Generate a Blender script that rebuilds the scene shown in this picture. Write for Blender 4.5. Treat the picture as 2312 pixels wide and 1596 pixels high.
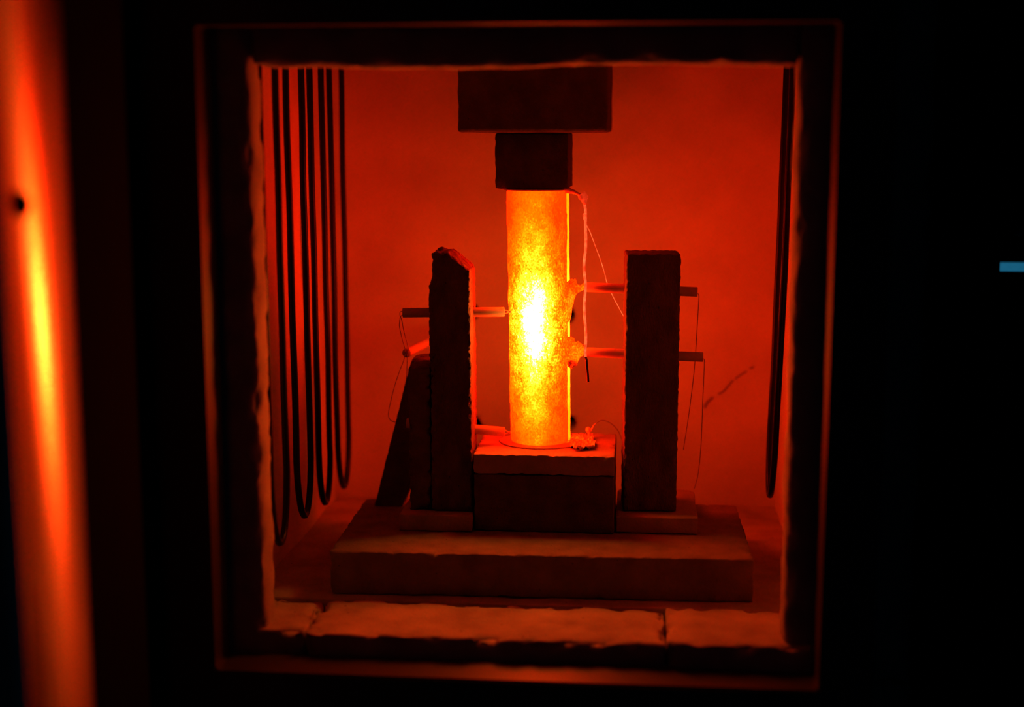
import bpy, bmesh, math, random
from mathutils import Vector, Matrix, noise, Euler

for o in list(bpy.data.objects):
    bpy.data.objects.remove(o, do_unlink=True)
S = bpy.context.scene
C = S.collection
random.seed(7)

# ------------------------------------------------------------------ camera
F_PX, CX, CY = 3211.0, 1156.0, 798.0           # focal length in pixels of the 2312 x 1596 frame
PSI, TH = math.radians(5.17), math.radians(8.816)   # turned left, tilted down
FWD = Vector((-math.sin(PSI)*math.cos(TH), math.cos(PSI)*math.cos(TH), -math.sin(TH)))
RGT = Vector((math.cos(PSI), math.sin(PSI), 0))
UPV = RGT.cross(FWD)
cam_data = bpy.data.cameras.new('camera')
cam = bpy.data.objects.new('camera', cam_data)
C.objects.link(cam)
rot = Matrix((RGT, UPV, -FWD)).transposed()
cam.matrix_world = rot.to_4x4()
cam_data.sensor_width = 36.0
cam_data.lens = F_PX / 2312.0 * 36.0
cam_data.clip_start = 0.01
cam_data.dof.use_dof = True
cam_data.dof.focus_distance = 1.09
cam_data.dof.aperture_fstop = 2.6
S.camera = cam

# ------------------------------------------------------------------ world and exposure
W = bpy.data.worlds.new('world')
S.world = W
W.use_nodes = True
W.node_tree.nodes['Background'].inputs[0].default_value = (0.25, 0.55, 1.0, 1)
W.node_tree.nodes['Background'].inputs[1].default_value = 0.0020
S.view_settings.view_transform = 'Standard'
S.view_settings.look = 'None'
S.view_settings.gamma = 1.0
S.view_settings.exposure = 0.0
S.view_settings.use_curve_mapping = False

# ------------------------------------------------------------------ pixel -> point helpers
def ray(px, py):
    return RGT*((px-CX)/F_PX) + UPV*(-(py-CY)/F_PX) + FWD
def aY(px, py, Y):
    d = ray(px, py); return d*(Y/d.y)
def aX(px, py, X):
    d = ray(px, py); return d*(X/d.x)
def aZ(px, py, Z):
    d = ray(px, py); return d*(Z/d.z)

# ------------------------------------------------------------------ materials
def nodes_of(name):
    m = bpy.data.materials.new(name); m.use_nodes = True
    nt = m.node_tree
    return m, nt, nt.nodes['Principled BSDF']

def refractory(name, col, scale=60, var=0.35, bump=0.5, pits=0.0, rough=0.95, stretch=(1, 1, 1)):
    m, nt, b = nodes_of(name)
    N, L = nt.nodes.new, nt.links.new
    tc = N('ShaderNodeTexCoord'); mp = N('ShaderNodeMapping'); mp.inputs['Scale'].default_value = stretch
    L(tc.outputs['Object'], mp.inputs[0])
    n1 = N('ShaderNodeTexNoise'); n1.inputs['Scale'].default_value = scale; n1.inputs['Detail'].default_value = 6
    L(mp.outputs[0], n1.inputs['Vector'])
    r = N('ShaderNodeValToRGB')
    r.color_ramp.elements[0].position = 0.3; r.color_ramp.elements[1].position = 0.7
    r.color_ramp.elements[0].color = tuple(c*(1-var) for c in col)+(1,)
    r.color_ramp.elements[1].color = tuple(min(1, c*(1+var*0.3)) for c in col)+(1,)
    L(n1.outputs[0], r.inputs[0])
    out = r.outputs[0]
    if pits > 0:
        v = N('ShaderNodeTexVoronoi'); v.inputs['Scale'].default_value = scale*1.6
        L(mp.outputs[0], v.inputs['Vector'])
        lt = N('ShaderNodeMath'); lt.operation = 'LESS_THAN'; lt.inputs[1].default_value = 0.1*pits
        L(v.outputs['Distance'], lt.inputs[0])
        mx = N('ShaderNodeMix'); mx.data_type = 'RGBA'
        L(lt.outputs[0], mx.inputs[0]); L(out, mx.inputs[6]); mx.inputs[7].default_value = tuple(c*0.25 for c in col)+(1,)
        out = mx.outputs[2]
    L(out, b.inputs['Base Color'])
    b.inputs['Roughness'].default_value = rough
    b.inputs['Specular IOR Level'].default_value = 0.15
    n2 = N('ShaderNodeTexNoise'); n2.inputs['Scale'].default_value = scale*9; n2.inputs['Detail'].default_value = 4
    L(mp.outputs[0], n2.inputs['Vector'])
    bp = N('ShaderNodeBump'); bp.inputs['Strength'].default_value = bump; bp.inputs['Distance'].default_value = 0.0012
    L(n2.outputs[0], bp.inputs['Height']); L(bp.outputs[0], b.inputs['Normal'])
    return m

def simple(name, col, rough=0.5, metal=0.0, scale=80, var=0.2, bump=0.15, spec=0.5):
    m, nt, b = nodes_of(name)
    N, L = nt.nodes.new, nt.links.new
    tc = N('ShaderNodeTexCoord')
    n = N('ShaderNodeTexNoise'); n.inputs['Scale'].default_value = scale; n.inputs['Detail'].default_value = 5
    L(tc.outputs['Object'], n.inputs['Vector'])
    r = N('ShaderNodeValToRGB')
    r.color_ramp.elements[0].color = tuple(c*(1-var) for c in col)+(1,)
    r.color_ramp.elements[1].color = tuple(min(1, c*(1+var)) for c in col)+(1,)
    L(n.outputs[0], r.inputs[0]); L(r.outputs[0], b.inputs['Base Color'])
    b.inputs['Roughness'].default_value = rough; b.inputs['Metallic'].default_value = metal
    b.inputs['Specular IOR Level'].default_value = spec
    bp = N('ShaderNodeBump'); bp.inputs['Strength'].default_value = bump; bp.inputs['Distance'].default_value = 0.0005
    L(n.outputs[0], bp.inputs['Height']); L(bp.outputs[0], b.inputs['Normal'])
    return m

M_wall = refractory('fibre_board', (0.74, 0.74, 0.70), 18, 0.18, 0.25)
M_floor = refractory('floor_brick', (0.46, 0.45, 0.43), 35, 0.35, 0.5, 0.5)
M_front = refractory('front_insulation', (0.40, 0.39, 0.37), 45, 0.3, 0.6)
M_slab = refractory('slab_refractory', (0.215, 0.21, 0.20), 60, 0.3, 0.5, 0.5)
M_brick = refractory('brick_refractory', (0.11, 0.10, 0.09), 70, 0.35, 0.7, 0.5)
M_post = refractory('post_refractory', (0.11, 0.10, 0.09), 90, 0.45, 1.0, 0.6, stretch=(1, 1, 0.45))
M_tile = refractory('tile_refractory', (0.32, 0.31, 0.29), 60, 0.25, 0.4)
M_alumina = simple('alumina', (0.38, 0.35, 0.32), 0.55, 0, 200, 0.08, 0.05)
M_ceiling = refractory('low_bounce_ceiling', (0.30, 0.28, 0.26), 18, 0.3, 0.25)  # unseen ceiling, darkened to cut the light it bounces back
M_element = simple('dark_silicide', (0.010, 0.009, 0.009), 0.35, 0, 300, 0.4, 0.3, 0.2)
M_plat = simple('platinum', (0.80, 0.76, 0.70), 0.35, 0.1, 400, 0.1, 0.2)
M_foil = simple('platinum_foil', (0.75, 0.70, 0.62), 0.45, 0.2, 600, 0.15, 0.4)
M_thin = simple('thin_wire', (0.35, 0.30, 0.27), 0.45, 0.6, 400, 0.1, 0.05)
M_steel = simple('dark_steel', (0.036, 0.036, 0.036), 0.40, 0.2, 30, 0.25, 0.1)
M_black = simple('black_paint', (0.005, 0.006, 0.007), 1.0, 0, 40, 0.3, 0.1, 0.02)
M_knob = simple('dark_plastic', (0.03, 0.035, 0.05), 0.45, 0, 60, 0.2, 0.05)

def polished(name):
    m, nt, b = nodes_of(name)
    N, L = nt.nodes.new, nt.links.new
    tc = N('ShaderNodeTexCoord'); mp = N('ShaderNodeMapping'); mp.inputs['Scale'].default_value = (1, 1, 0.08)
    n = N('ShaderNodeTexNoise'); n.inputs['Scale'].default_value = 55; n.inputs['Detail'].default_value = 3
    L(tc.outputs['Object'], mp.inputs[0]); L(mp.outputs[0], n.inputs['Vector'])
    r = N('ShaderNodeMapRange'); r.inputs['To Min'].default_value = 0.23; r.inputs['To Max'].default_value = 0.31
    L(n.outputs[0], r.inputs['Value']); L(r.outputs[0], b.inputs['Roughness'])
    b.inputs['Base Color'].default_value = (0.80, 0.79, 0.78, 1); b.inputs['Metallic'].default_value = 1
    tg = N('ShaderNodeCombineXYZ'); tg.inputs[2].default_value = 1.0      # brushed across, so that it smears upright
    b.inputs['Anisotropic'].default_value = 0.92; L(tg.outputs[0], b.inputs['Tangent'])
    bp = N('ShaderNodeBump'); bp.inputs['Strength'].default_value = 0.12; bp.inputs['Distance'].default_value = 0.001
    L(n.outputs[0], bp.inputs['Height']); L(bp.outputs[0], b.inputs['Normal'])
    return m
M_polish = polished('polished_steel')

def glow_material(name, H, x_off, strength, flat=None):
    """incandescent ceramic: hottest in the middle of its length and along a band down its front and back"""
    m, nt, b = nodes_of(name)
    N, L = nt.nodes.new, nt.links.new
    def math_(op, a, bb=None, c=None):
        n = N('ShaderNodeMath'); n.operation = op
        for i, v in enumerate((a, bb, c)):
            if v is None: continue
            if isinstance(v, (int, float)): n.inputs[i].default_value = v
            else: L(v, n.inputs[i])
        return n.outputs[0]
    tc = N('ShaderNodeTexCoord'); sp = N('ShaderNodeSeparateXYZ'); L(tc.outputs['Object'], sp.inputs[0])
    def gauss(v, c, s):
        d = math_('DIVIDE', math_('SUBTRACT', v, c), s)
        return math_('EXPONENT', math_('MULTIPLY', math_('MULTIPLY', d, d), -1.0))
    gz = gauss(sp.outputs['Z'], H*0.475, H*0.32)
    gs = gauss(sp.outputs['Z'], H*0.475, H*0.10)
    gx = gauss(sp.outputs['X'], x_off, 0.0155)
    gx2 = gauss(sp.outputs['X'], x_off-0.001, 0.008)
    mp = N('ShaderNodeMapping'); mp.inputs['Scale'].default_value = (1, 1, 0.8); L(tc.outputs['Object'], mp.inputs[0])
    n1 = N('ShaderNodeTexNoise'); n1.inputs['Scale'].default_value = 75; n1.inputs['Detail'].default_value = 9; n1.inputs['Roughness'].default_value = 0.68
    L(mp.outputs[0], n1.inputs['Vector'])
    n2 = N('ShaderNodeTexNoise'); n2.inputs['Scale'].default_value = 800; n2.inputs['Detail'].default_value = 5
    L(mp.outputs[0], n2.inputs['Vector'])
    vd = N('ShaderNodeTexVoronoi'); vd.feature = 'DISTANCE_TO_EDGE'; vd.inputs['Scale'].default_value = 55
    wv = N('ShaderNodeVectorMath'); wv.operation = 'ADD'
    wm = N('ShaderNodeVectorMath'); wm.operation = 'SCALE'; wm.inputs[3].default_value = 0.03
    L(n1.outputs['Color'], wm.inputs[0]); L(tc.outputs['Object'], wv.inputs[0]); L(wm.outputs[0], wv.inputs[1])
    L(wv.outputs[0], vd.inputs['Vector'])
    crack = math_('LESS_THAN', vd.outputs['Distance'], 0.012)
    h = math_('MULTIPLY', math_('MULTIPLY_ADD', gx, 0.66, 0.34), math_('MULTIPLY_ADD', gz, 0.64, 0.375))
    patch = N('ShaderNodeMapRange'); patch.inputs['From Min'].default_value = 0.47; patch.inputs['From Max'].default_value = 0.53
    patch.inputs['To Min'].default_value = -0.045; patch.inputs['To Max'].default_value = 0.045
    L(n1.outputs[0], patch.inputs['Value'])
    n3 = N('ShaderNodeTexNoise'); n3.inputs['Scale'].default_value = 420; n3.inputs['Detail'].default_value = 3
    L(mp.outputs[0], n3.inputs['Vector'])
    speck = math_('GREATER_THAN', n3.outputs[0], 0.66)
    grain = math_('MULTIPLY_ADD', gz, 0.7, 0.3)
    tex = math_('ADD', patch.outputs[0], math_('MULTIPLY', math_('SUBTRACT', n2.outputs[0], 0.5), 0.60))
    tex = math_('ADD', tex, math_('MULTIPLY', math_('SUBTRACT', n1.outputs[0], 0.5), 0.24))
    tex = math_('ADD', tex, math_('MULTIPLY', speck, -0.10))
    tex = math_('ADD', tex, math_('MULTIPLY', crack, 0.10))
    h = math_('ADD', h, math_('MULTIPLY', math_('MULTIPLY', tex, grain), 1.3))
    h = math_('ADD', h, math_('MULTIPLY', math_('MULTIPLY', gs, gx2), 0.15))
    front = N('ShaderNodeMapRange'); front.interpolation_type = 'SMOOTHSTEP'      # side towards the mouth runs hotter; back dimmed to darken the wall behind
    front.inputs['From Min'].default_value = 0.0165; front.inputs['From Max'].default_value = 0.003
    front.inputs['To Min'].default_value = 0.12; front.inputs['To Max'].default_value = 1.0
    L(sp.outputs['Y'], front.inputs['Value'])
    if flat is not None:
        h = math_('MULTIPLY_ADD', gz, flat[1], flat[0])
        h = math_('ADD', h, math_('MULTIPLY', math_('SUBTRACT', n1.outputs[0], 0.5), flat[2]))
        h = math_('ADD', h, math_('MULTIPLY', math_('SUBTRACT', n2.outputs[0], 0.5), flat[2]*0.5))
    r = N('ShaderNodeValToRGB')
    e = r.color_ramp.elements
    e[0].position = 0.0; e[0].color = (0.20, 0.0003, 0.0, 1)
    e[1].position = 1.0; e[1].color = (1.0, 0.42, 0.045, 1)
    for p, c in ((0.25, (0.46, 0.0014, 0.0)), (0.45, (0.70, 0.0050, 0.0)), (0.62, (0.88, 0.0150, 0.0001)), (0.80, (1.0, 0.038, 0.0010)), (0.93, (1.0, 0.20, 0.011))):
        x = e.new(p); x.color = c+(1,)
    L(h, r.inputs[0])
    b.inputs['Base Color'].default_value = (0.05, 0.04, 0.035, 1)
    b.inputs['Roughness'].default_value = 0.8
    b.inputs['Specular IOR Level'].default_value = 0.1
    L(r.outputs[0], b.inputs['Emission Color'])
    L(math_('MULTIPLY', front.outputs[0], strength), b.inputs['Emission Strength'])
    return m

def hot_wire(name, k, c0, c1):
    m, nt, b = nodes_of(name)
    N, L = nt.nodes.new, nt.links.new
    tc = N('ShaderNodeTexCoord'); n = N('ShaderNodeTexNoise'); n.inputs['Scale'].default_value = 260
    L(tc.outputs['Object'], n.inputs['Vector'])
    r = N('ShaderNodeValToRGB'); r.color_ramp.elements[0].color = c0+(1,); r.color_ramp.elements[1].color = c1+(1,)
    r.color_ramp.elements[0].position = 0.3; r.color_ramp.elements[1].position = 0.75
    L(n.outputs[0], r.inputs[0]); L(r.outputs[0], b.inputs['Emission Color']); b.inputs['Emission Strength'].default_value = k
    b.inputs['Base Color'].default_value = (0.3, 0.26, 0.22, 1); b.inputs['Roughness'].default_value = 0.5
    return m
M_hot = hot_wire('incandescent_wire', 1.15, (0.75, 0.028, 0.004), (1.0, 0.20, 0.06))
M_warm = hot_wire('painted_knot_glow', 0.75, (0.55, 0.012, 0.002), (0.95, 0.05, 0.01))  # red emission stands in for the cylinder's light on the knot

# ------------------------------------------------------------------ mesh helpers
def link(name, bm_or_me, mat, parent=None, loc=None, smooth=True):
    if isinstance(bm_or_me, bmesh.types.BMesh):
        bmesh.ops.recalc_face_normals(bm_or_me, faces=bm_or_me.faces[:])
        me = bpy.data.meshes.new(name); bm_or_me.to_mesh(me); bm_or_me.free()
    else:
        me = bm_or_me
    if smooth:
        for p in me.polygons: p.use_smooth = True
    me.materials.clear(); me.materials.append(mat)
    o = bpy.data.objects.new(name, me); C.objects.link(o)
    if parent is not None: o.parent = parent
    if loc is not None: o.location = loc
    return o

def tag(o, label, cat=None, group=None, kind=None):
    o['label'] = label
    if cat: o['category'] = cat
    if group: o['group'] = group
    if kind: o['kind'] = kind
    return o

def structure(o, label=None):
    o['kind'] = 'structure'
    if label: o['label'] = label
    return o

def empty(name, loc, label, cat, group=None):
    o = bpy.data.objects.new(name, None); C.objects.link(o); o.location = loc
    o.empty_display_size = 0.02
    return tag(o, label, cat, group)

def shift(bm, off):
    bmesh.ops.translate(bm, verts=bm.verts, vec=-Vector(off)); return bm

def fbm(p, s, seed=0.0):
    q = Vector((p.x*s+seed*7.3, p.y*s-seed*3.1, p.z*s+seed*1.7))
    return noise.fractal(q, 1.0, 2.1, 4)

def rough_box(lo, hi, cell=0.006, r=0.0015, amp=0.0, scale=60, edge=0.0, escale=90, seed=0.0, remap=None, bm=None, maxn=70):
    """a box with a lattice skin, rounded edges, uneven faces and chipped edges"""
    lo, hi = Vector(lo), Vector(hi); size = hi-lo
    n = [max(2, min(maxn, int(round(s/cell)))) for s in size]
    if bm is None: bm = bmesh.new()
    cache = {}
    mid = (lo+hi)/2
    def coord(i, a):
        t = i/n[a]
        # tighter rows at the ends so that rounded edges keep their radius
        if i == 0: return lo[a]
        if i == n[a]: return hi[a]
        if i == 1: return lo[a]+min(r*1.2, size[a]*0.2)
        if i == n[a]-1: return hi[a]-min(r*1.2, size[a]*0.2)
        return lo[a]+t*size[a]
    def vert(i, j, k):
        key = (i, j, k)
        if key in cache: return cache[key]
        p = Vector((coord(i, 0), coord(j, 1), coord(k, 2)))
        rr = min(r, min(size)*0.45)
        q = Vector([min(max(p[a], lo[a]+rr), hi[a]-rr) for a in range(3)])
        d = p-q
        nax = sum(1 for a in range(3) if abs(d[a]) > 1e-9)
        nd = d.normalized() if d.length > 1e-9 else Vector((0, 0, 0))
        p2 = q+nd*rr
        dist = [min(p[a]-lo[a], hi[a]-p[a]) for a in range(3)]
        ds = sorted(dist)
        ew = max(0.0, 1-ds[1]/0.008)                       # close to an edge
        a_ = amp*fbm(p, scale, seed)
        e_ = edge*ew*max(0.0, fbm(p, escale, seed+5)+0.15)
        p2 = p2+nd*(a_-e_)
        if remap: p2 = remap(p2)
        v = bm.verts.new(p2); cache[key] = v
        return v
    for a in range(3):
        b, c = (a+1) % 3, (a+2) % 3
        for side in (0, n[a]):
            for u in range(n[b]):
                for w in range(n[c]):
                    ids = []
                    for (uu, ww) in ((u, w), (u+1, w), (u+1, w+1), (u, w+1)):
                        t = [0, 0, 0]; t[a] = side; t[b] = uu; t[c] = ww
                        ids.append(vert(*t))
                    bm.faces.new(ids)
    return bm

def smooth_path(pts, sub=6):
    pts = [Vector(p) for p in pts]
    if len(pts) < 3: return pts
    out = []
    for i in range(len(pts)-1):
        p0 = pts[max(i-1, 0)]; p1 = pts[i]; p2 = pts[i+1]; p3 = pts[min(i+2, len(pts)-1)]
        for s in range(sub):
            t = s/sub
            out.append(0.5*((2*p1)+(p2-p0)*t+(2*p0-5*p1+4*p2-p3)*t*t+(3*p1-p0-3*p2+p3)*t**3))
    out.append(pts[-1]); return out

def tube(pts, rad, seg=12, caps=True, bm=None, bore=None):
    """sweep a circle along points; rad a number or a list; bore cuts a blind recess into both ends"""
    pts = [Vector(p) for p in pts]
    if bm is None: bm = bmesh.new()
    n = len(pts); rings = []
    prev = None
    for i, p in enumerate(pts):
        t = (pts[min(i+1, n-1)]-pts[max(i-1, 0)]).normalized()
        if prev is None:
            u = t.orthogonal().normalized()
        else:
            u = (prev-t*prev.dot(t)).normalized()
        prev = u; w = t.cross(u)
        rr = rad[i] if isinstance(rad, (list, tuple)) else rad
        rings.append([bm.verts.new(p+(u*math.cos(2*math.pi*k/seg)+w*math.sin(2*math.pi*k/seg))*rr) for k in range(seg)])
    for a, b in zip(rings, rings[1:]):
        for k in range(seg):
            bm.faces.new((a[k], a[(k+1) % seg], b[(k+1) % seg], b[k]))
    if caps:
        for ring in (rings[0], rings[-1]): bm.faces.new(ring)
    return bm

def ball(c, r, bm=None, seg=14, squash=(1, 1, 1), amp=0.0, seed=0):
    if bm is None: bm = bmesh.new()
    res = bmesh.ops.create_uvsphere(bm, u_segments=seg, v_segments=seg//2+2, radius=r)
    for v in res['verts']:
        d = v.co.normalized()
        v.co = Vector((v.co.x*squash[0], v.co.y*squash[1], v.co.z*squash[2]))+d*amp*fbm(d*0.05, 60, seed)+Vector(c)
    return bm

def sheet(outline, n_in, thick, crumple=0.0, cs=150, seed=0, fine=5, ragged=0.06):
    """thin crumpled sheet from an outline of points (a list of 3D points), thickened along n_in"""
    bm = bmesh.new()
    o = []
    for i in range(len(outline)):
        a, b = Vector(outline[i]), Vector(outline[(i+1) % len(outline)])
        for s in range(fine): o.append(a.lerp(b, s/fine))
    cen = sum(o, Vector())/len(o)
    n_in = Vector(n_in).normalized()
    rows = []
    R = 6
    for side in (0, 1):
        ring_rows = []
        for j in range(R):
            t = 1-j/R
            ring = []
            for i, p in enumerate(o):
                q = cen.lerp(p, t)
                e = noise.noise(Vector((i*1.7, seed, 0)))*ragged*t if j == 0 else 0
                q = cen+(q-cen)*(1+e)
                q = q+n_in*(crumple*fbm(q, cs, seed)+(side-0.5)*thick)
                ring.append(bm.verts.new(q))
            ring_rows.append(ring)
        cv = bm.verts.new(cen+n_in*(crumple*fbm(cen, cs, seed)+(side-0.5)*thick))
        m = len(o)
        for a, b in zip(ring_rows, ring_rows[1:]):
            for k in range(m): bm.faces.new((a[k], a[(k+1) % m], b[(k+1) % m], b[k]))
        for k in range(m): bm.faces.new((ring_rows[-1][k], ring_rows[-1][(k+1) % m], cv))
        rows.append(ring_rows[0])
    m = len(o)
    for k in range(m): bm.faces.new((rows[0][k], rows[0][(k+1) % m], rows[1][(k+1) % m], rows[1][k]))
    return bm

def cut(o, cutters):
    """real holes: subtract tubes given as (start, end, radius)"""
    for (a, b, r) in cutters:
        bm = tube([a, b], r, 28)
        bmesh.ops.recalc_face_normals(bm, faces=bm.faces[:])
        me = bpy.data.meshes.new('cutter'); bm.to_mesh(me); bm.free()
        c = bpy.data.objects.new('cutter', me); C.objects.link(c)
        md = o.modifiers.new('hole', 'BOOLEAN'); md.operation = 'DIFFERENCE'; md.object = c; md.solver = 'EXACT'
        dg = bpy.context.evaluated_depsgraph_get(); dg.update()
        new = bpy.data.meshes.new_from_object(o.evaluated_get(dg))
        o.modifiers.clear()
        if len(new.polygons) > 5:
            o.data = new
        bpy.data.objects.remove(c, do_unlink=True)

# ------------------------------------------------------------------ the furnace chamber (setting)
ZF = -0.3325        # chamber floor
ZS = -0.3000        # top of the base slab
YB = 1.262          # back wall
XL, XR = -0.277, 0.124
ZC = 0.105
YF = 0.905          # front face of the insulation
OL, OR_, OT = -0.2495, 0.0965, 0.0415   # mouth of the chamber

# back wall, with the four ports bored through it
wb = link('wall_back', rough_box((XL-0.045, YB, ZF-0.04), (XR+0.045, YB+0.05, ZC+0.04), 0.008, 0.001, 0.0012, 12, maxn=60), M_wall)
structure(wb, 'red lit back wall of the furnace chamber with four dark round ports')
PORTS = [(-0.1520, -0.1590), (-0.0660, -0.1612), (-0.1500, -0.2635), (-0.0640, -0.2600)]
cut(wb, [((x, YB-0.02, z), (x, YB+0.08, z), 0.0085) for x, z in PORTS])
# behind the ports: the dark casing
casing_back = link('trim_8', rough_box((XL-0.06, YB+0.075, ZF-0.06), (XR+0.06, YB+0.085, ZC+0.06), 0.1, 0.001), M_black)
structure(casing_back, 'black outer casing behind the back wall')
# crack in the back wall: thin dark strands laid along its face
M_crack = simple('crack_dark', (0.22, 0.19, 0.17), 1, 0)
for cr in ([(1590, 920), (1597, 907), (1610, 896)], [(1622, 889), (1632, 884), (1641, 874), (1655, 858)], [(1660, 855), (1672, 846), (1686, 838)], [(1692, 832), (1702, 828)]):
    crp = [aY(x, y, YB)+Vector((0, -0.0006, 0)) for x, y in cr]
    link('crack', tube(smooth_path(crp, 4), 0.0008, 6), M_crack, wb)

wl = link('wall_left', rough_box((XL-0.045, YF+0.030, ZF-0.04), (XL, YB, ZC+0.04), 0.008, 0.001, 0.0014, 14, seed=2, maxn=50), M_wall)
structure(wl, 'left chamber wall behind the hanging heating elements')
wr = link('wall_right', rough_box((XR, YF+0.030, ZF-0.04), (XR+0.045, YB, ZC+0.04), 0.008, 0.001, 0.0014, 14, seed=3, maxn=50), M_wall)
structure(wr, 'right chamber wall')
ce = link('ceiling', rough_box((XL-0.045, YF+0.030, ZC), (XR+0.045, YB+0.05, ZC+0.04), 0.012, 0.001, 0.001, 14, seed=4), M_ceiling)
structure(ce, 'chamber ceiling')
# soft rounded fillet in the back left corner
# chamber floor of bricks: a bed, the sill bricks in front and the floor bricks behind
fl = link('floor', rough_box((XL-0.045, YF+0.004, ZF-0.06), (XR+0.045, YB+0.05, ZF-0.024), 0.03, 0.001), M_floor)
structure(fl, 'brick floor of the furnace chamber')
xs = [XL-0.02, -0.2225, 0.0205, XR+0.02]
for i in range(3):
    dz = (0.0, -0.0004, 0.0016)[i]
    dy = (0.004, 0.0, -0.003)[i]
    bm = rough_box((xs[i]+0.0003, YF-0.004+dy, ZF-0.0235), (xs[i+1]-0.0003, 0.972, ZF+dz), 0.003, 0.0018, 0.0009, 40, 0.0075, 60, seed=10+i, maxn=110)
    link('brick', bm, M_floor, fl)
link('floor_plate', rough_box((XL-0.0195, 0.9725, ZF-0.0235), (XR+0.0195, YB-0.0005, ZF), 0.008, 0.001, 0.0008, 30, 0.001, 60, seed=20), M_floor, fl)

# front insulation around the mouth
def jam(name, lo, hi, seed, label, rm=None):
    o = link(name, rough_box(lo, hi, 0.004, 0.003, 0.0012, 40, 0.006, 55, seed=seed, maxn=110, remap=rm), M_front)
    return structure(o, label)
TOPZ, BOTZ = 0.16, -0.46
jam('trim_1', (-0.33, YF, ZF-0.0237), (OL, YF+0.0295, TOPZ), 31, 'ragged left jamb of the furnace mouth')
jam('trim_2', (OR_, YF, ZF-0.0237), (0.18, YF+0.0295, TOPZ), 32, 'ragged right jamb of the furnace mouth')
jam('trim_3', (OL+0.0005, YF, OT), (OR_-0.0005, YF+0.0295, TOPZ), 33, 'black lintel above the furnace mouth',
    lambda p: Vector((p.x, p.y, p.z+(0.0012*math.sin((p.x+0.07)*22) if p.z < 0.06 else 0))))
jam('trim_4', (-0.33, YF-0.001, BOTZ), (0.18, YF+0.002, ZF-0.0245), 34, 'dark insulation below the furnace sill')

# steel mouth frame: one ring with an inward edge
def ring_mesh(x0, x1, z0, z1, X0, X1, Z0, Z1, y0, y1, bev=0.0025):
    bm = bmesh.new()
    def loop(xa, xb, za, zb, y):
        return [bm.verts.new((xa, y, za)), bm.verts.new((xb, y, za)), bm.verts.new((xb, y, zb)), bm.verts.new((xa, y, zb))]
    A = loop(X0, X1, Z0, Z1, y0); B = loop(x0, x1, z0, z1, y0)
    D = loop(X0, X1, Z0, Z1, y1); E = loop(x0, x1, z0, z1, y1)
    for k in range(4):
        n = (k+1) % 4
        bm.faces.new((A[k], A[n], B[n], B[k])); bm.faces.new((B[k], B[n], E[n], E[k]))
        bm.faces.new((E[k], E[n], D[n], D[k])); bm.faces.new((D[k], D[n], A[n], A[k]))
    bmesh.ops.recalc_face_normals(bm, faces=bm.faces[:])
    bmesh.ops.bevel(bm, geom=bm.edges[:], offset=bev, segments=2, affect='EDGES')
    return bm
fr = link('trim_5', ring_mesh(-0.2735, 0.1155, -0.3475, 0.0650, -0.312, 0.149, -0.52, 0.17, 0.866, 0.9005, 0.0015), M_steel, smooth=False)
structure(fr, 'dark steel frame around the furnace mouth')
cs = link('trim_6', ring_mesh(-0.335, 0.182, BOTZ-0.01, TOPZ+0.01, -0.345, 0.192, -0.52, 0.18, 0.885, YB+0.09, 0.001), M_black, smooth=False)
structure(cs, 'black outer casing of the furnace')

# ------------------------------------------------------------------ support bricks
def brick(name, lo, hi, mat, label, cat, group=None, **kw):
    base = Vector(((lo[0]+hi[0])/2, (lo[1]+hi[1])/2, lo[2]))
    bm = rough_box(lo, hi, **kw)
    o = link(name, shift(bm, base), mat, None, base)
    return tag(o, label, cat, group)

def slab_remap(p):   # the slab stands a touch askew
    a = math.radians(1.2); q = Vector((p.x+0.07, p.y-1.065, p.z))
    return Vector((q.x*math.cos(a)-q.y*math.sin(a)-0.07, q.x*math.sin(a)+q.y*math.cos(a)+1.065, p.z))
brick('base_slab', (-0.2235, 0.9855, ZF+0.0006), (0.0820, 1.138, ZS), M_slab,
      'wide flat refractory slab with chipped front edge lying on the chamber floor', 'slab',
      cell=0.0026, r=0.0010, amp=0.0004, scale=70, edge=0.0022, escale=150, seed=41, remap=slab_remap, maxn=120)

ZB2, ZB1 = -0.2550, -0.2398
brick('support_block', (-0.1238, 1.0440, ZS+0.0004), (-0.0172, 1.1270, ZB2-0.0004), M_brick,
      'dark thick block on the slab carrying the tile under the glowing cylinder', 'block',
      cell=0.003, r=0.0012, amp=0.0005, scale=90, edge=0.0015, escale=150, seed=42)
brick('support_tile', (-0.1240, 1.0436, ZB2), (-0.0172, 1.1270, ZB1), M_tile,
      'thin tile with brightly lit top right below the glowing cylinder', 'tile',
      cell=0.0022, r=0.0008, amp=0.0004, scale=110, edge=0.0016, escale=220, seed=43, maxn=60)

# base tiles of the two posts
ZT = -0.2866
def round_back(p, cx=0.015, hw=0.031, y1=1.137, rad=0.012):
    # round the two back corners in plan
    q = p.copy()
    dx = abs(p.x-cx)-(hw-rad); dy = p.y-(y1-rad)
    if dx > 0 and dy > 0:
        l = max(dx, dy); d = math.hypot(dx, dy)
        if d > 1e-9:
            s = l/d; q.x = cx+math.copysign(hw-rad+dx*s, p.x-cx); q.y = y1-rad+dy*s
    return q
brick('foot_tile', (-0.0160, 1.0475, ZS+0.0004), (0.0460, 1.137, ZT), M_tile,
      'foot tile with rounded back corners under the whole square topped post', 'tile', 'foot tiles under the posts',
      cell=0.0025, r=0.001, amp=0.0003, scale=90, edge=0.001, seed=44, remap=round_back)
brick('foot_tile', (-0.1805, 1.0395, ZS+0.0004), (-0.1246, 1.100, ZT), M_tile,
      'foot tile under the post with the broken top', 'tile', 'foot tiles under the posts',
      cell=0.0025, r=0.001, amp=0.0003, scale=90, edge=0.001, seed=45)

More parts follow.
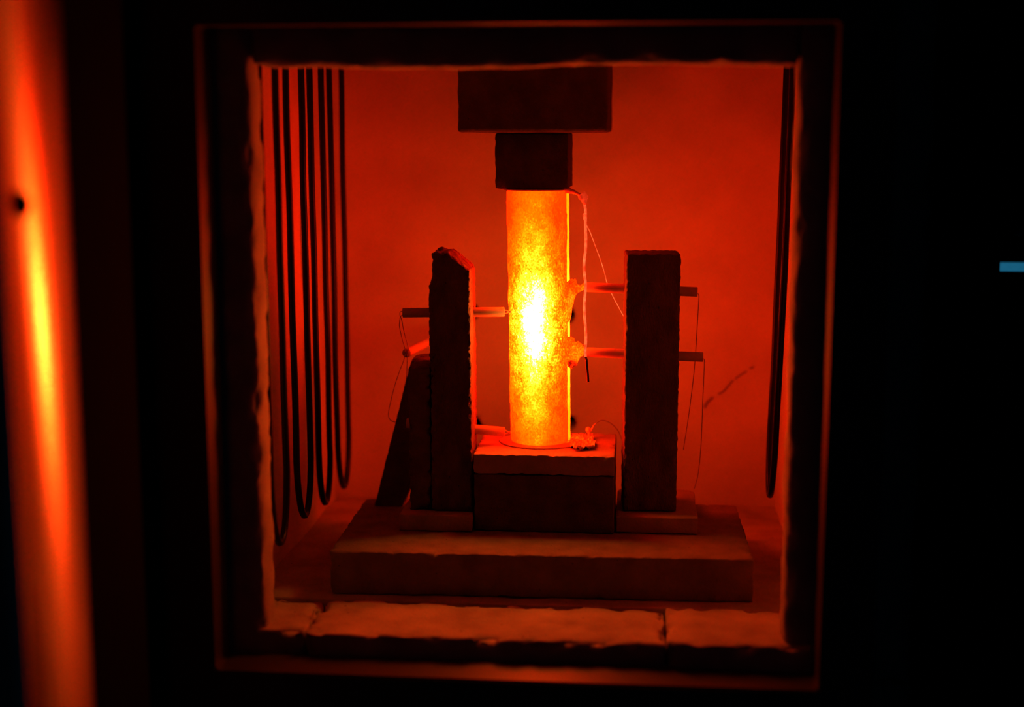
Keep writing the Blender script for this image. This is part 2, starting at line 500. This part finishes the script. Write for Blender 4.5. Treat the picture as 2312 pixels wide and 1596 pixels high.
# tube axes ----------------------------------------------------------
TR = 0.0037
LU = (aY(909, 706, 1.068), aY(1139, 704, 1.075))
LL = (aY(917, 955, 1.068), aY(1139, 975, 1.078))
RU = (aY(1323, 648, 1.083), aY(1575, 659, 1.078))
RL = (aY(1325, 795, 1.083), aY(1588, 806, 1.078))

# broken-topped post (left)
PZ0, PZ1 = ZT+0.0003, -0.0880
def post_l(p):
    t = (p.z-PZ0)/(PZ1-PZ0)
    u = (p.x+0.1568)/(0.0308)                    # 0 left .. 1 right
    top = -0.0880
    if u > 0.42: top = -0.0880-(u-0.42)/0.58*0.0135
    top += 0.0016*fbm(p, 160, 3)
    z = PZ0+t*(top-PZ0) if t > 0.8 else p.z
    if t > 0.8:
        k = (t-0.8)/0.2; z = PZ0+0.8*(PZ1-PZ0)+k*(top-PZ0-0.8*(PZ1-PZ0))
    xl = -0.1568 + (-0.0010 if 0.55 < t < 0.88 else 0.0) + (0.0016*min(1, (t-0.88)/0.04) if t > 0.88 else 0)
    xr = -0.1252-0.0016*t
    x = xl+u*(xr-xl)
    return Vector((x, p.y, z))
pl = brick('refractory_post', (-0.1568, 1.0495, PZ0), (-0.1260, 1.0870, PZ1), M_post,
           'tall rough post with slanting broken top and two ceramic tubes through it', 'post', 'upright posts beside the cylinder',
           cell=0.0013, r=0.0011, amp=0.0007, scale=190, edge=0.0022, escale=300, seed=46, remap=post_l, maxn=150)
# short block beside it
sb = brick('short_post', (-0.1742, 1.0505, ZT+0.0003), (-0.1571, 1.108, -0.1750), M_brick,
           'short rough block standing against the outer side of the broken post', 'block',
           cell=0.0022, r=0.001, amp=0.0006, scale=140, edge=0.003, escale=170, seed=47, maxn=60)
for o, cs_ in ((pl, (LU, LL)), (sb, (LL,))):
    off = o.location
    bpy.context.view_layer.update()
    cut(o, [(a+(a-b).normalized()*0.03, b+(b-a).normalized()*0.02, TR+0.0005) for a, b in cs_])

# whole post (right), turned a few degrees
RPa = math.radians(3.3)
def post_r(p):
    q = Vector((p.x-0.0098, p.y-1.062, p.z))
    return Vector((q.x*math.cos(RPa)-q.y*math.sin(RPa)+0.0098, q.x*math.sin(RPa)+q.y*math.cos(RPa)+1.062, p.z))
pr = brick('refractory_post', (-0.0106, 1.0620, ZT+0.0003), (0.0301, 1.0990, -0.0890), M_post,
           'tall whole post with square top and two ceramic tubes through it', 'post', 'upright posts beside the cylinder',
           cell=0.0016, r=0.0012, amp=0.0005, scale=190, edge=0.0016, escale=260, seed=48, remap=post_r, maxn=130)
bpy.context.view_layer.update()
cut(pr, [(a+(a-b).normalized()*0.02, b+(b-a).normalized()*0.02, TR+0.0005) for a, b in (RU, RL)])

# leaning board behind the short block
def board():
    bm = bmesh.new()
    pts = [(-0.2125, ZS+0.0005), (-0.1830, -0.186), (-0.1800, -0.178), (-0.1660, -0.176), (-0.1640, -0.24), (-0.1900, ZS+0.0005)]
    def outline(y):
        out = []
        for i in range(len(pts)):
            a, b = pts[i], pts[(i+1) % len(pts)]
            n = max(1, int(math.hypot(a[0]-b[0], a[1]-b[1])/0.003))
            for s in range(n):
                t = s/n; x = a[0]+(b[0]-a[0])*t; z = a[1]+(b[1]-a[1])*t
                j = 0.0007*noise.noise(Vector((x*400, y*200, z*400)))
                out.append((x+j, y+(0.002*noise.noise(Vector((x*130, 3, z*130)))), z if z < ZS+0.002 else z+j))
        return out
    ys = [1.1095, 1.1103, 1.1145, 1.119, 1.1235, 1.128]
    rings = [[bm.verts.new(p) for p in outline(y)] for y in ys]
    for a, b in zip(rings, rings[1:]):
        m = len(a)
        for k in range(m): bm.faces.new((a[k], a[(k+1) % m], b[(k+1) % m], b[k]))
    bm.faces.new(rings[0]); bm.faces.new(rings[-1])
    return bm
bb = Vector((-0.19, 1.118, ZS+0.0005))
tag(link('leaning_board', shift(board(), bb), M_brick, None, bb, smooth=False),
    'rough tapering board leaning at a slant behind the short block', 'board')

# ------------------------------------------------------------------ upper clamp blocks
brick('push_block', (-0.1354, 1.0520, 0.0004), (-0.0252, 1.205, ZC-0.0015), M_brick,
      'wide dark block hanging from the chamber ceiling', 'block',
      cell=0.005, r=0.0022, amp=0.0004, scale=60, edge=0.001, seed=51)
brick('clamp_block', (-0.1104, 1.0770, -0.0421), (-0.0552, 1.1500, -0.0002), M_brick,
      'narrow dark block pressed on the top end of the glowing cylinder', 'block',
      cell=0.0022, r=0.0008, amp=0.0004, scale=120, edge=0.001, escale=200, seed=52)

# ------------------------------------------------------------------ glowing specimen
Z0, Z1 = -0.2384, -0.0433
H = Z1-Z0
SP0 = Vector((-0.0768, 1.0935, Z0)); LEAN = Vector((-0.0027, 0, H))
sp = empty('glowing_specimen', SP0, 'white hot mottled ceramic cylinder glowing yellow and orange between two blocks', 'cylinder')
def spec_mesh():
    bm = bmesh.new(); seg, rows = 128, 150; R = 0.0230
    rings = []
    for j in range(rows+1):
        t = j/rows
        ring = []
        for k in range(seg):
            a = 2*math.pi*k/seg
            d = Vector((math.cos(a), math.sin(a), 0))
            p = Vector((d.x*R, d.y*R, t*H))
            # flaky crust: raised plates with small steps, and a waist line near two thirds
            nz = fbm(p, 130, 3)
            step = 0.00035*(1 if noise.noise(Vector((p.x*55, p.y*55, p.z*48+4))) > 0.02 else 0)
            rr = R+0.00030*nz+step
            if t < 0.006 or t > 0.997: rr -= 0.0008
            rr += 0.0006*(1-t)*-1+0.0004
            ring.append(bm.verts.new(d*rr+Vector((0, 0, t*H))+Vector((LEAN.x*t, 0, 0))))
        rings.append(ring)
    for a, b in zip(rings, rings[1:]):
        for k in range(seg): bm.faces.new((a[k], a[(k+1) % seg], b[(k+1) % seg], b[k]))
    bm.faces.new(rings[0]); bm.faces.new(rings[-1])
    return bm
GLOW = 47.0
M_glow = glow_material('incandescent_ceramic', H, -0.0036, GLOW)
M_glow_edge = glow_material('incandescent_edge', H, 0.0, GLOW, flat=(0.52, 0.25, 0.2))
M_paste = glow_material('incandescent_paste', H, 0.0, GLOW*0.4, flat=(0.43, 0.06, 1.2))
link('cylinder', spec_mesh(), M_glow, sp)
# raised seam strip on the right side of the cylinder
def seam():
    bm = bmesh.new(); rows = 90; rings = []
    for j in range(rows+1):
        t = j/rows
        ring = []
        for (ang, rr) in ((-14, 0.0226), (-14, 0.0241), (-6, 0.0246), (2, 0.0241), (2, 0.0226)):
            a = math.radians(ang+1.0*noise.noise(Vector((ang, 0, t*22))))
            r2 = rr+0.0003*noise.noise(Vector((ang*0.3, 5, t*30)))-0.0004*(1-t)
            ring.append(bm.verts.new((math.cos(a)*r2+LEAN.x*t, math.sin(a)*r2, 0.001+t*(H-0.002))))
        rings.append(ring)
    for a, b in zip(rings, rings[1:]):
        for k in range(5): bm.faces.new((a[k], a[(k+1) % 5], b[(k+1) % 5], b[k]))
    bm.faces.new(rings[0]); bm.faces.new(rings[-1])
    return bm
sm = link('seam', seam(), M_glow_edge, sp); sm['label'] = 'bright raised seam strip'
# crusted lumps of paste where the right hand tubes touch the cylinder
def flag(pix, Y, thick, seed):
    pts = [aY(x, y, Y)-SP0 for x, y in pix]
    return sheet(pts, (0.25, -1, 0.1), thick, 0.0030, 240, seed, fine=6, ragged=0.16)
fl1 = [(1278, 636), (1291, 630), (1299, 632), (1303, 642), (1312, 645), (1322, 634), (1325, 650), (1310, 655), (1302, 661), (1297, 676), (1291, 690), (1288, 705), (1288, 722), (1280, 728), (1279, 690), (1277, 660)]
fl2 = [(1278, 760), (1290, 760), (1297, 764), (1297, 772), (1305, 771), (1314, 778), (1322, 785), (1324, 800), (1312, 804), (1306, 812), (1302, 822), (1296, 828), (1286, 830), (1279, 822), (1283, 806), (1280, 786)]
for pix, sd in ((fl1, 1.0), (fl2, 2.0)):
    o = link('paste_flake', flag(pix, 1.0865, 0.0016, sd), M_paste, sp, smooth=False)
    o['label'] = 'torn flake of paste'

pk = [(1280, 818), (1288, 812), (1298, 816), (1303, 820), (1299, 827), (1290, 832), (1283, 828)]
o = link('paste_flake', flag(pk, 1.0835, 0.0012, 3.0), M_foil, sp, smooth=False)
o['label'] = 'dark curled flake of paste'

# ------------------------------------------------------------------ electrodes
def disc(c, rx, ry, z0, z1, seed, wob=0.03):
    bm = bmesh.new(); n = 72
    a = []; b = []
    for k in range(n):
        t = 2*math.pi*k/n
        w = 1+wob*noise.noise(Vector((math.cos(t)*1.5, math.sin(t)*1.5, seed)))
        x, y = c[0]+math.cos(t)*rx*w, c[1]+math.sin(t)*ry*w
        a.append(bm.verts.new((x, y, z0))); b.append(bm.verts.new((x, y, z1+0.0003*noise.noise(Vector((t*2, seed, 1))))))
    for k in range(n): bm.faces.new((a[k], a[(k+1) % n], b[(k+1) % n], b[k]))
    bm.faces.new(a); bm.faces.new(b)
    return bm
eb = empty('lower_electrode', (SP0.x, SP0.y, ZB1), 'platinum foil disc with crumpled tab under the foot of the glowing cylinder', 'electrode', 'foil electrodes')
base = Vector(eb.location)
link('foil_disc', shift(disc((SP0.x+0.001, SP0.y-0.001), 0.0325, 0.0285, ZB1+0.0002, ZB1+0.0011, 1.0), base), M_foil, eb)
tabp = [aZ(x, y, ZB1+0.0025) for x, y in [(1284, 1000), (1292, 984), (1315, 979), (1338, 982), (1345, 998), (1342, 1008), (1318, 1011), (1296, 1012)]]
link('crumpled_tab', shift(sheet(tabp, (0, 0, 1), 0.0010, 0.0034, 260, 4), base), M_foil, eb, smooth=False)
be = aZ(1330, 983, ZB1+0.003)
bp_ = aY(1328, 970, be.y); hk = [aY(1333, 973, be.y), aY(1338, 966, be.y), aY(1341, 960, be.y+0.002), aY(1346, 956, be.y+0.004)]
link('bead', shift(ball(bp_, 0.0021, squash=(1, 1, 1.1)), base), M_foil, eb)
link('stalk', shift(tube([be-Vector((0, 0, 0.0015)), be.lerp(bp_, 0.5)+Vector((0.0006, 0, 0)), bp_], [0.0018, 0.0012, 0.0012], 10), base), M_foil, eb)
link('wire', shift(tube(smooth_path(hk), [0.0009-0.0006*i/18 for i in range(19)], 8), base), M_plat, eb)
arc = [aY(1345, 956, be.y+0.004), aY(1360, 949, 1.125), aY(1378, 955, 1.132), aY(1394, 970, 1.137), aY(1404, 992, 1.138)]
link('wire', shift(tube(smooth_path(arc), 0.00035, 6), base), M_thin, eb)

et = empty('upper_electrode', (SP0.x+LEAN.x, SP0.y, Z1), 'platinum foil cap with knotted tab at the cylinder top', 'electrode', 'foil electrodes')
base = Vector(et.location)
link('foil_disc', shift(disc((SP0.x+LEAN.x, SP0.y), 0.0262, 0.0262, Z1+0.0002, Z1+0.0009, 2.0, 0.02), base), M_foil, et)
YW = 1.085
tabs = [aY(1276, 430, YW), aY(1288, 431, YW), aY(1298, 434, YW), aY(1307, 439, YW), aY(1314, 444, YW)]
link('foil_tab', shift(tube(smooth_path(tabs), [0.0022]*7+[0.0016]*6+[0.0012]*6+[0.0016]*6, 10), base), M_foil, et)
kn = aY(1318, 444, YW)
bm = ball(kn, 0.0032, amp=0.0012, seed=3, squash=(1, 0.8, 1.05))
ball(aY(1312, 446, YW-0.002), 0.0019, bm, amp=0.0006, seed=5)
tube([aY(1319, 452, YW), aY(1321, 462, YW)], [0.0024, 0.0012], 10, bm=bm)
link('knot', shift(bm, base), M_warm, et)
lead = [(1320, 456), (1322, 480), (1322, 510), (1323, 540), (1322, 565), (1319, 590), (1319, 612), (1322, 640), (1321, 664), (1319, 690), (1320, 715), (1322, 740), (1323, 765), (1321, 792), (1322, 806)]
YWf = 1.0765
lp = [aY(x, y, YW if i < 2 else YWf) for i, (x, y) in enumerate(lead)]
lw = empty('lead_wire', lp[0], 'bright wire hanging from the foil knot down past the tubes of the square topped post', 'wire')
base = Vector(lw.location)
link('strand', shift(tube(smooth_path(lp, 5), 0.0010, 10), base), M_hot, lw)
low = [(1324, 812), (1325, 828), (1327, 846), (1328, 862)]
link('wire_end', shift(tube(smooth_path([lp[-1]]+[aY(x, y, 1.083) for x, y in low]), 0.0010, 8), base), M_element, lw)
fw = [(1324, 481), (1317, 484), (1318, 493), (1322, 505), (1332, 523), (1344, 555), (1357, 590), (1366, 620), (1371, 640)]
fw2 = [(1371, 640), (1381, 663), (1395, 690), (1410, 718)]
link('fine_wire', shift(tube(smooth_path([aY(x, y, 1.0755+0.014*i/8) for i, (x, y) in enumerate(fw)]+[aY(x, y, 1.0895) for x, y in fw2[1:-1]]+[aY(1408, 714, 1.085)], 5), 0.00032, 6), base), M_hot, lw)

# ------------------------------------------------------------------ thermocouples (ceramic tubes with wires)
def tube_mesh(a, b, r=TR):
    # outer wall, slightly rounded rims and a shallow twin bore seen as a recess at each end
    d = (b-a).normalized()
    pts = [a+d*0.0004, a, a, a+d*0.0003, a+(b-a)*0.25, a+(b-a)*0.5, a+(b-a)*0.75, b-d*0.0003, b, b, b-d*0.0004]
    bm = bmesh.new()
    tube([a, a+d*0.0004]+[a+(b-a)*t for t in (0.25, 0.5, 0.75)]+[b-d*0.0004, b], [r*0.9, r, r, r, r, r, r*0.9], 24, bm=bm)
    return bm
def thermocouple(a, b, label, wires, tip=True):
    root = empty('thermocouple', a, label, 'thermocouple', 'ceramic tubed thermocouples')
    d = (b-a).normalized()
    link('tube', shift(tube_mesh(a, b), a), M_alumina, root)
    if tip:
        u = Vector((0, 0, 1)); e = b+d*0.0040
        for s in (-1, 1):
            link('tip_wire', shift(tube([b+u*0.0013*s-d*0.001, b+u*0.0012*s+d*0.001, e], 0.00035, 6), a), M_plat, root)
        link('tip_bead', shift(ball(e+d*0.0004, 0.0009, seg=10), a), M_plat, root)
    for w in wires:
        link('wire', shift(tube(smooth_path(w, 6), 0.00030, 6), a), M_thin, root)
    return root
# left upper: two wires arch out of the end and run down to the tube behind
YA = LU[0].y
ROD0 = aY(918, 797, 1.100)
w1 = [LU[0]+Vector((0.0012, 0, 0.0013)), aY(904, 704, YA), aY(903, 712, YA), aY(907, 722, YA), aY(912, 748, 1.08), aY(922, 786, ROD0.y-0.002), ROD0+Vector((0.0012, -0.0004, 0.0012))]
w2 = [LU[0]+Vector((0.0012, 0, -0.0013)), aY(905, 714, YA), aY(902, 728, YA), aY(902, 738, YA), aY(908, 765, 1.085), aY(914, 786, ROD0.y-0.002), ROD0+Vector((-0.0012, -0.0004, 0.0012))]
thermocouple(LU[0], LU[1], 'ceramic tube high in the broken topped post, glowing tip towards the cylinder', [w1, w2])
thermocouple(LL[0], LL[1], 'ceramic tube low in the broken topped post, just above the lit tile', [])
# tube behind, running back through the rear wall
d = Vector((math.sin(math.radians(7.5)), math.cos(math.radians(7.5)), 0))
ROD1 = ROD0+d*((YB-0.0008-ROD0.y)/d.y)
w3 = [ROD0+Vector((-0.0012, -0.0004, -0.0012)), aY(911, 815, 1.1), aY(902, 838, 1.1), aY(890, 875, 1.1), aY(879, 920, 1.1), aY(877, 938, 1.1), aY(882, 949, 1.1), aY(894, 953, 1.1085)]
w4 = [ROD0+Vector((0.0006, -0.0004, -0.0012)), aY(919, 825, 1.1), aY(918, 850, 1.1), aY(915, 872, 1.1075)]
thermocouple(ROD0, ROD1, 'ceramic tube with dark round end running back to the rear wall', [w3, w4], tip=False)
# right pair
YA = RU[1].y
w5 = [RU[1]+Vector((-0.001, 0, -0.0013)), aY(1578, 666, YA), aY(1577, 690, YA), aY(1574, 740, YA), aY(1571, 790, 1.086), aY(1566, 850, 1.092), aY(1556, 930, 1.1), aY(1543, 1015, 1.104)]
thermocouple(RU[1], RU[0], 'upper of the two ceramic tubes through the square topped post', [w5], tip=False)
w6 = [RL[1]+Vector((-0.001, 0, -0.0013)), aY(1590, 812, YA), aY(1590, 830, YA), aY(1587, 900, YA), aY(1583, 1000, 1.095), aY(1577, 1065, 1.11), aY(1571, 1092, 1.125), aY(1567, 1104, 1.130)]
thermocouple(RL[1], RL[0], 'lower of the two ceramic tubes through the square topped post', [w6], tip=False)

# ------------------------------------------------------------------ heating elements (hairpins hung from the ceiling)
def hairpin(xt, xb, ya, yb, zb, r, label, group, sway=0.0):
    root = Vector((xt, (ya+yb)/2, ZC))
    R = (yb-ya)/2
    pts = []
    n = 16
    zt = ZC-0.0002
    def X(z): return xt+(xb-xt)*max(0.0, (zt-z)/(zt-zb))**1.6
    zc_ = zb+R*2.2+r
    for i in range(n+1):
        z = zt+(zc_-zt)*i/n
        pts.append(Vector((X(z)+0.0006*noise.noise(Vector((ya*50, z*14, 0))), ya+0.0008*noise.noise(Vector((z*12, ya*90, 3))), z)))
    for i in range(1, 16):
        t = math.pi*i/16
        z = zc_-math.sin(t)*(zc_-zb-r)
        pts.append(Vector((X(z), (ya+yb)/2-math.cos(t)*R, z)))
    for i in range(n+1):
        z = zc_+(zt-zc_)*i/n
        pts.append(Vector((X(z)+0.0006*noise.noise(Vector((yb*50, z*14, 0))), yb+0.0008*noise.noise(Vector((z*12, yb*90, 3))), z)))
    o = link('heating_element', shift(tube(pts, r, 14), root), M_element, None, root)
    return tag(o, label, 'heating element', group)
G = 'dark hairpin heating elements'
hair = [(0.952, 0.996, -0.2945, 'lowest hanging dark hairpin element of the row, closest to the furnace mouth'),
        (1.027, 1.073, -0.2950, 'dark hairpin element hanging second behind the furnace mouth'),
        (1.101, 1.142, -0.3035, 'dark hairpin element hanging third behind the furnace mouth'),
        (1.172, 1.219, -0.3085, 'dark hairpin element hanging last in the row, beside the back wall')]
for ya, yb, zb, lb in hair:
    hairpin(-0.2570, -0.2555, ya, yb, zb, 0.0025, lb, G)
hairpin(0.1120, 0.1055, 1.098, 1.146, -0.2890, 0.0025, 'lone dark hairpin element hanging on the side of the whole square topped post', G)

# ------------------------------------------------------------------ opened furnace door, seen along its edge
dr = empty('furnace_door', (-0.33, 0.66, -0.5), 'furnace door swung open, polished steel edge mirroring the orange glow', 'door')
base = Vector(dr.location)
Ya = aX(28, 950, -0.280).y; Yc = aX(182, 950, -0.280).y
XD = -0.280
link('steel_edge', shift(rough_box((XD-0.006, Ya, -0.50), (XD, Yc, 0.16), 0.02, 0.0008), base), M_polish, dr)
link('door_core', shift(rough_box((-0.62, Ya+0.004, -0.498), (XD-0.0062, Yc-0.002, 0.158), 0.05, 0.002), base), M_front, dr)
link('outer_shell', shift(rough_box((-0.64, Yc+0.0005, -0.50), (XD-0.020, 0.82, 0.165), 0.05, 0.003), base), M_black, dr)
sc = aX(44, 462, XD)
bm = tube([sc+Vector((-0.001, 0, 0)), sc+Vector((0.0022, 0, 0)), sc+Vector((0.0032, 0, 0))], [0.0058, 0.0058, 0.0045], 20)
tube([sc+Vector((0.0030, 0, 0)), sc+Vector((0.0045, 0, 0))], 0.0030, 6, bm=bm)
link('screw', shift(bm, base), M_black, dr)
for zz in (0.09, -0.42):
    hg = tube([Vector((-0.318, 0.842, zz-0.03)), Vector((-0.318, 0.842, zz+0.03))], 0.010, 16)
    link('hinge', shift(hg, base), M_black, dr)

# ------------------------------------------------------------------ control unit with a cyan readout, beside the furnace
cu = empty('control_unit', (0.33, 1.05, -0.52), 'black control cabinet beside the furnace with a thin cyan readout', 'control unit')
base = Vector(cu.location)
link('cabinet', shift(rough_box((0.239, 1.0, -0.52), (0.43, 1.12, 0.18), 0.05, 0.004), base), M_black, cu)
def cyan():
    m, nt, b = nodes_of('cyan_readout')
    N, L = nt.nodes.new, nt.links.new
    tc = N('ShaderNodeTexCoord'); n = N('ShaderNodeTexNoise'); n.inputs['Scale'].default_value = 220
    L(tc.outputs['Object'], n.inputs['Vector'])
    r = N('ShaderNodeValToRGB'); r.color_ramp.elements[0].color = (0.007, 0.085, 0.16, 1); r.color_ramp.elements[1].color = (0.011, 0.12, 0.22, 1)
    L(n.outputs[0], r.inputs[0]); L(r.outputs[0], b.inputs['Emission Color']); b.inputs['Emission Strength'].default_value = 1.0
    b.inputs['Base Color'].default_value = (0.01, 0.02, 0.03, 1)
    return m
c0, c1 = aY(2258, 592, 1.0), aY(2258, 612, 1.0)
link('readout', shift(rough_box((c0.x, 0.9985, c1.z), (0.300, 1.0005, c0.z), 0.02, 0.0005), base), cyan(), cu)
for (px, py) in ((2298, 520), (2302, 872)):
    k = aY(px, py, 1.0)
    bm = tube([k+Vector((0, 0.0005, 0)), k+Vector((0, -0.003, 0)), k+Vector((0, -0.0045, 0))], [0.0036, 0.0036, 0.0026], 20)
    link('screw', shift(bm, base), M_knob, cu)
